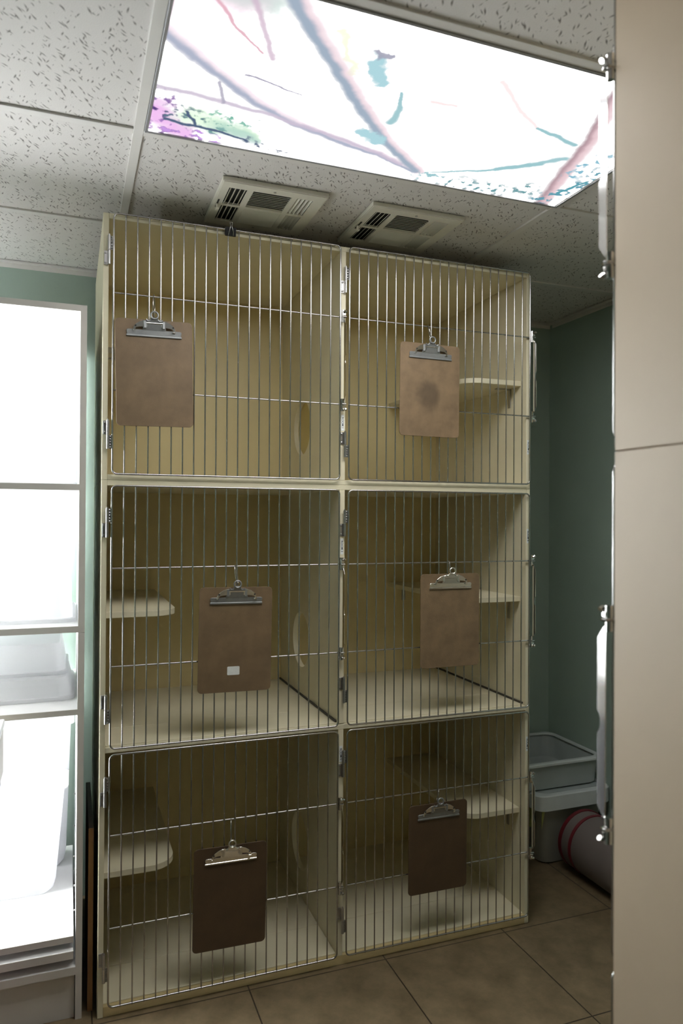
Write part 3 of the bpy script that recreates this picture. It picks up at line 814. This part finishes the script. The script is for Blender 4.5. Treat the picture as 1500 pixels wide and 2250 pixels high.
# ------------------------------------------------------------------ cart at the left edge of the picture, with a black cover hanging from it
t = thing('utility_cart', 'white topped greige cart reaching in at the left edge', 'cart', (-.46, -.27, 0))
b = MB(); b.box((-.21, -.17, .897), (.2175, .17, .915), .002); b.build('top', M['white'], t)
b = MB(); b.box((-.20, -.16, .775), (.2155, .165, .8965), .002); b.build('drawer_box', M['cart'], t)
for (sx, sy) in ((-.185, -.14), (-.185, .14), (.15, -.14), (.15, .14)):
    b = MB(); b.tube([(sx, sy, .04), (sx, sy, .776)], .011, 10); lg = b.build('leg', M['steel'], t)
    b = MB(); b.tube([(sx-.008, sy, .02), (sx+.008, sy, .02)], .02, 14); b.build('caster', M['blackmetal'], lg)
b = MB(); rings = []
for k in range(12):
    z = .7745-.041*k; f = min(1, k/7)
    xx = .212-.012*math.sin(f*PI/2)-.001*math.sin(k*.9)
    ring = []
    for q in range(24):
        yy = -.158+.316*q/23; ring.append((xx+.0022*f*math.sin(q*1.9), yy, z))
    for q in range(24):
        x2 = xx-(xx+.20)*(q+1)/25; ring.append((x2, .158+.0025*f*math.sin(q*1.7), z))
    ring += [(-.20, .158, z), (-.20, -.158, z)]
    for q in range(24):
        x2 = -.20+(xx+.20)*(q+1)/25; ring.append((x2, -.158-.0025*f*math.sin(q*1.7), z))
    rings.append(ring)
b.loft(rings); b.build('fabric_skirt', M['blackcloth'], t)
b = MB(); b.loft([[(x, y, .175) for x, y in rrect(.02, .196, -.15, .14, .03)], [(x, y, .20) for x, y in rrect(.0, .206, -.155, .15, .03)],
                  [(x, y, .25) for x, y in rrect(.0, .212, -.155, .15, .03)], [(x, y, .29) for x, y in rrect(.0, .207, -.155, .15, .03)], [(x, y, .31) for x, y in rrect(.02, .19, -.15, .14, .03)]])
b.build('rolled_cloth', M['burgundy'], t)
b = MB(); b.box((-.20, -.16, .155), (.16, .16, .172), .002); b.build('lower_shelf', M['cart'], t)

# ------------------------------------------------------------------ storage tubs and drum in the right corner
def tub(x0, x1, y0, y1, z0, z1, taper, label, m, rimh, rimo, tagp=False, floor_in=.01):
    cx, cy = (x0+x1)/2, (y0+y1)/2; hx, hy = (x1-x0)/2, (y1-y0)/2; h = z1-z0
    t = thing('storage_tub', label, 'storage tub', (cx, cy, z0))
    def ring(d, z, r=.045): return [(x, y, z) for x, y in rrect(-hx+d, hx-d, -hy+d, hy-d, r, 6)]
    b = MB()
    b.loft([ring(taper+.01, 0), ring(taper, .008), ring(.004, h-rimh), ring(0, h-.004), ring(.004, h-.004), ring(.008, h-rimh), ring(taper+.006, floor_in+.004), ring(taper+.014, floor_in)])
    b.build('body', m, t)
    b = MB()
    b.loft([ring(.001, h-rimh), ring(-rimo, h-rimh+.004), ring(-rimo, h-.004), ring(-rimo+.004, h), ring(.012, h), ring(.014, h-.006)], cap0=False, cap1=False)
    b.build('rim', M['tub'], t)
    if tagp:
        b = MB(); b.prism([(-hx-.006, h-.135), (-hx+.012, h-.06), (-hx-.004, h-.055)], .002, lambda u, v, ww: Vector((u+.012, -hy+.002-ww-.004, v)))
        b.box((-hx-.004, -hy+.04, h-.15), (-hx-.001, -hy+.13, h-.055), .001)
        o = b.build('paper_tag', M['tag'], t); o['label'] = 'yellow green tag'
    return t
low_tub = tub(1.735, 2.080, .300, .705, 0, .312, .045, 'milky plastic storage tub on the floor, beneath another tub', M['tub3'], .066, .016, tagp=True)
b = MB(); b.loft([[(x, y, zz) for x, y in rrect(-.158, .158, -.188, .188, .04, 6)] for zz in (.3065, .3115)])
lid = b.build('lid', M['tub2'], low_tub)
tub(1.62, 2.080, .330, .705, .3125, .432, .012, 'shallow open milky tub stacked on the larger tub', M['tub2'], .016, .008)

t = thing('drum', 'grey plastic drum with dark red bands lying on the floor', 'drum', (1.925, .02, .122))
b = MB(); rr = .118
pr = [(.245, rr*.80), (.255, rr*.9), (.250, rr), (-.20, rr*1.02), (-.26, rr), (-.262, rr*.8)]
b.loft([[(r*math.cos(2*PI*k/40), y, r*math.sin(2*PI*k/40)) for k in range(40)] for y, r in pr]); b.build('body', M['drum'], t)
for (ya, yb_) in ((.236, .252), (.176, .190)):
    b = MB(); b.loft([[(r*math.cos(2*PI*k/40), y, r*math.sin(2*PI*k/40)) for k in range(40)] for y, r in ((ya, rr*.99), (ya, rr*1.03), (yb_, rr*1.03), (yb_, rr*.99))], cap0=False, cap1=False)
    b.build('band', M['red'], t)
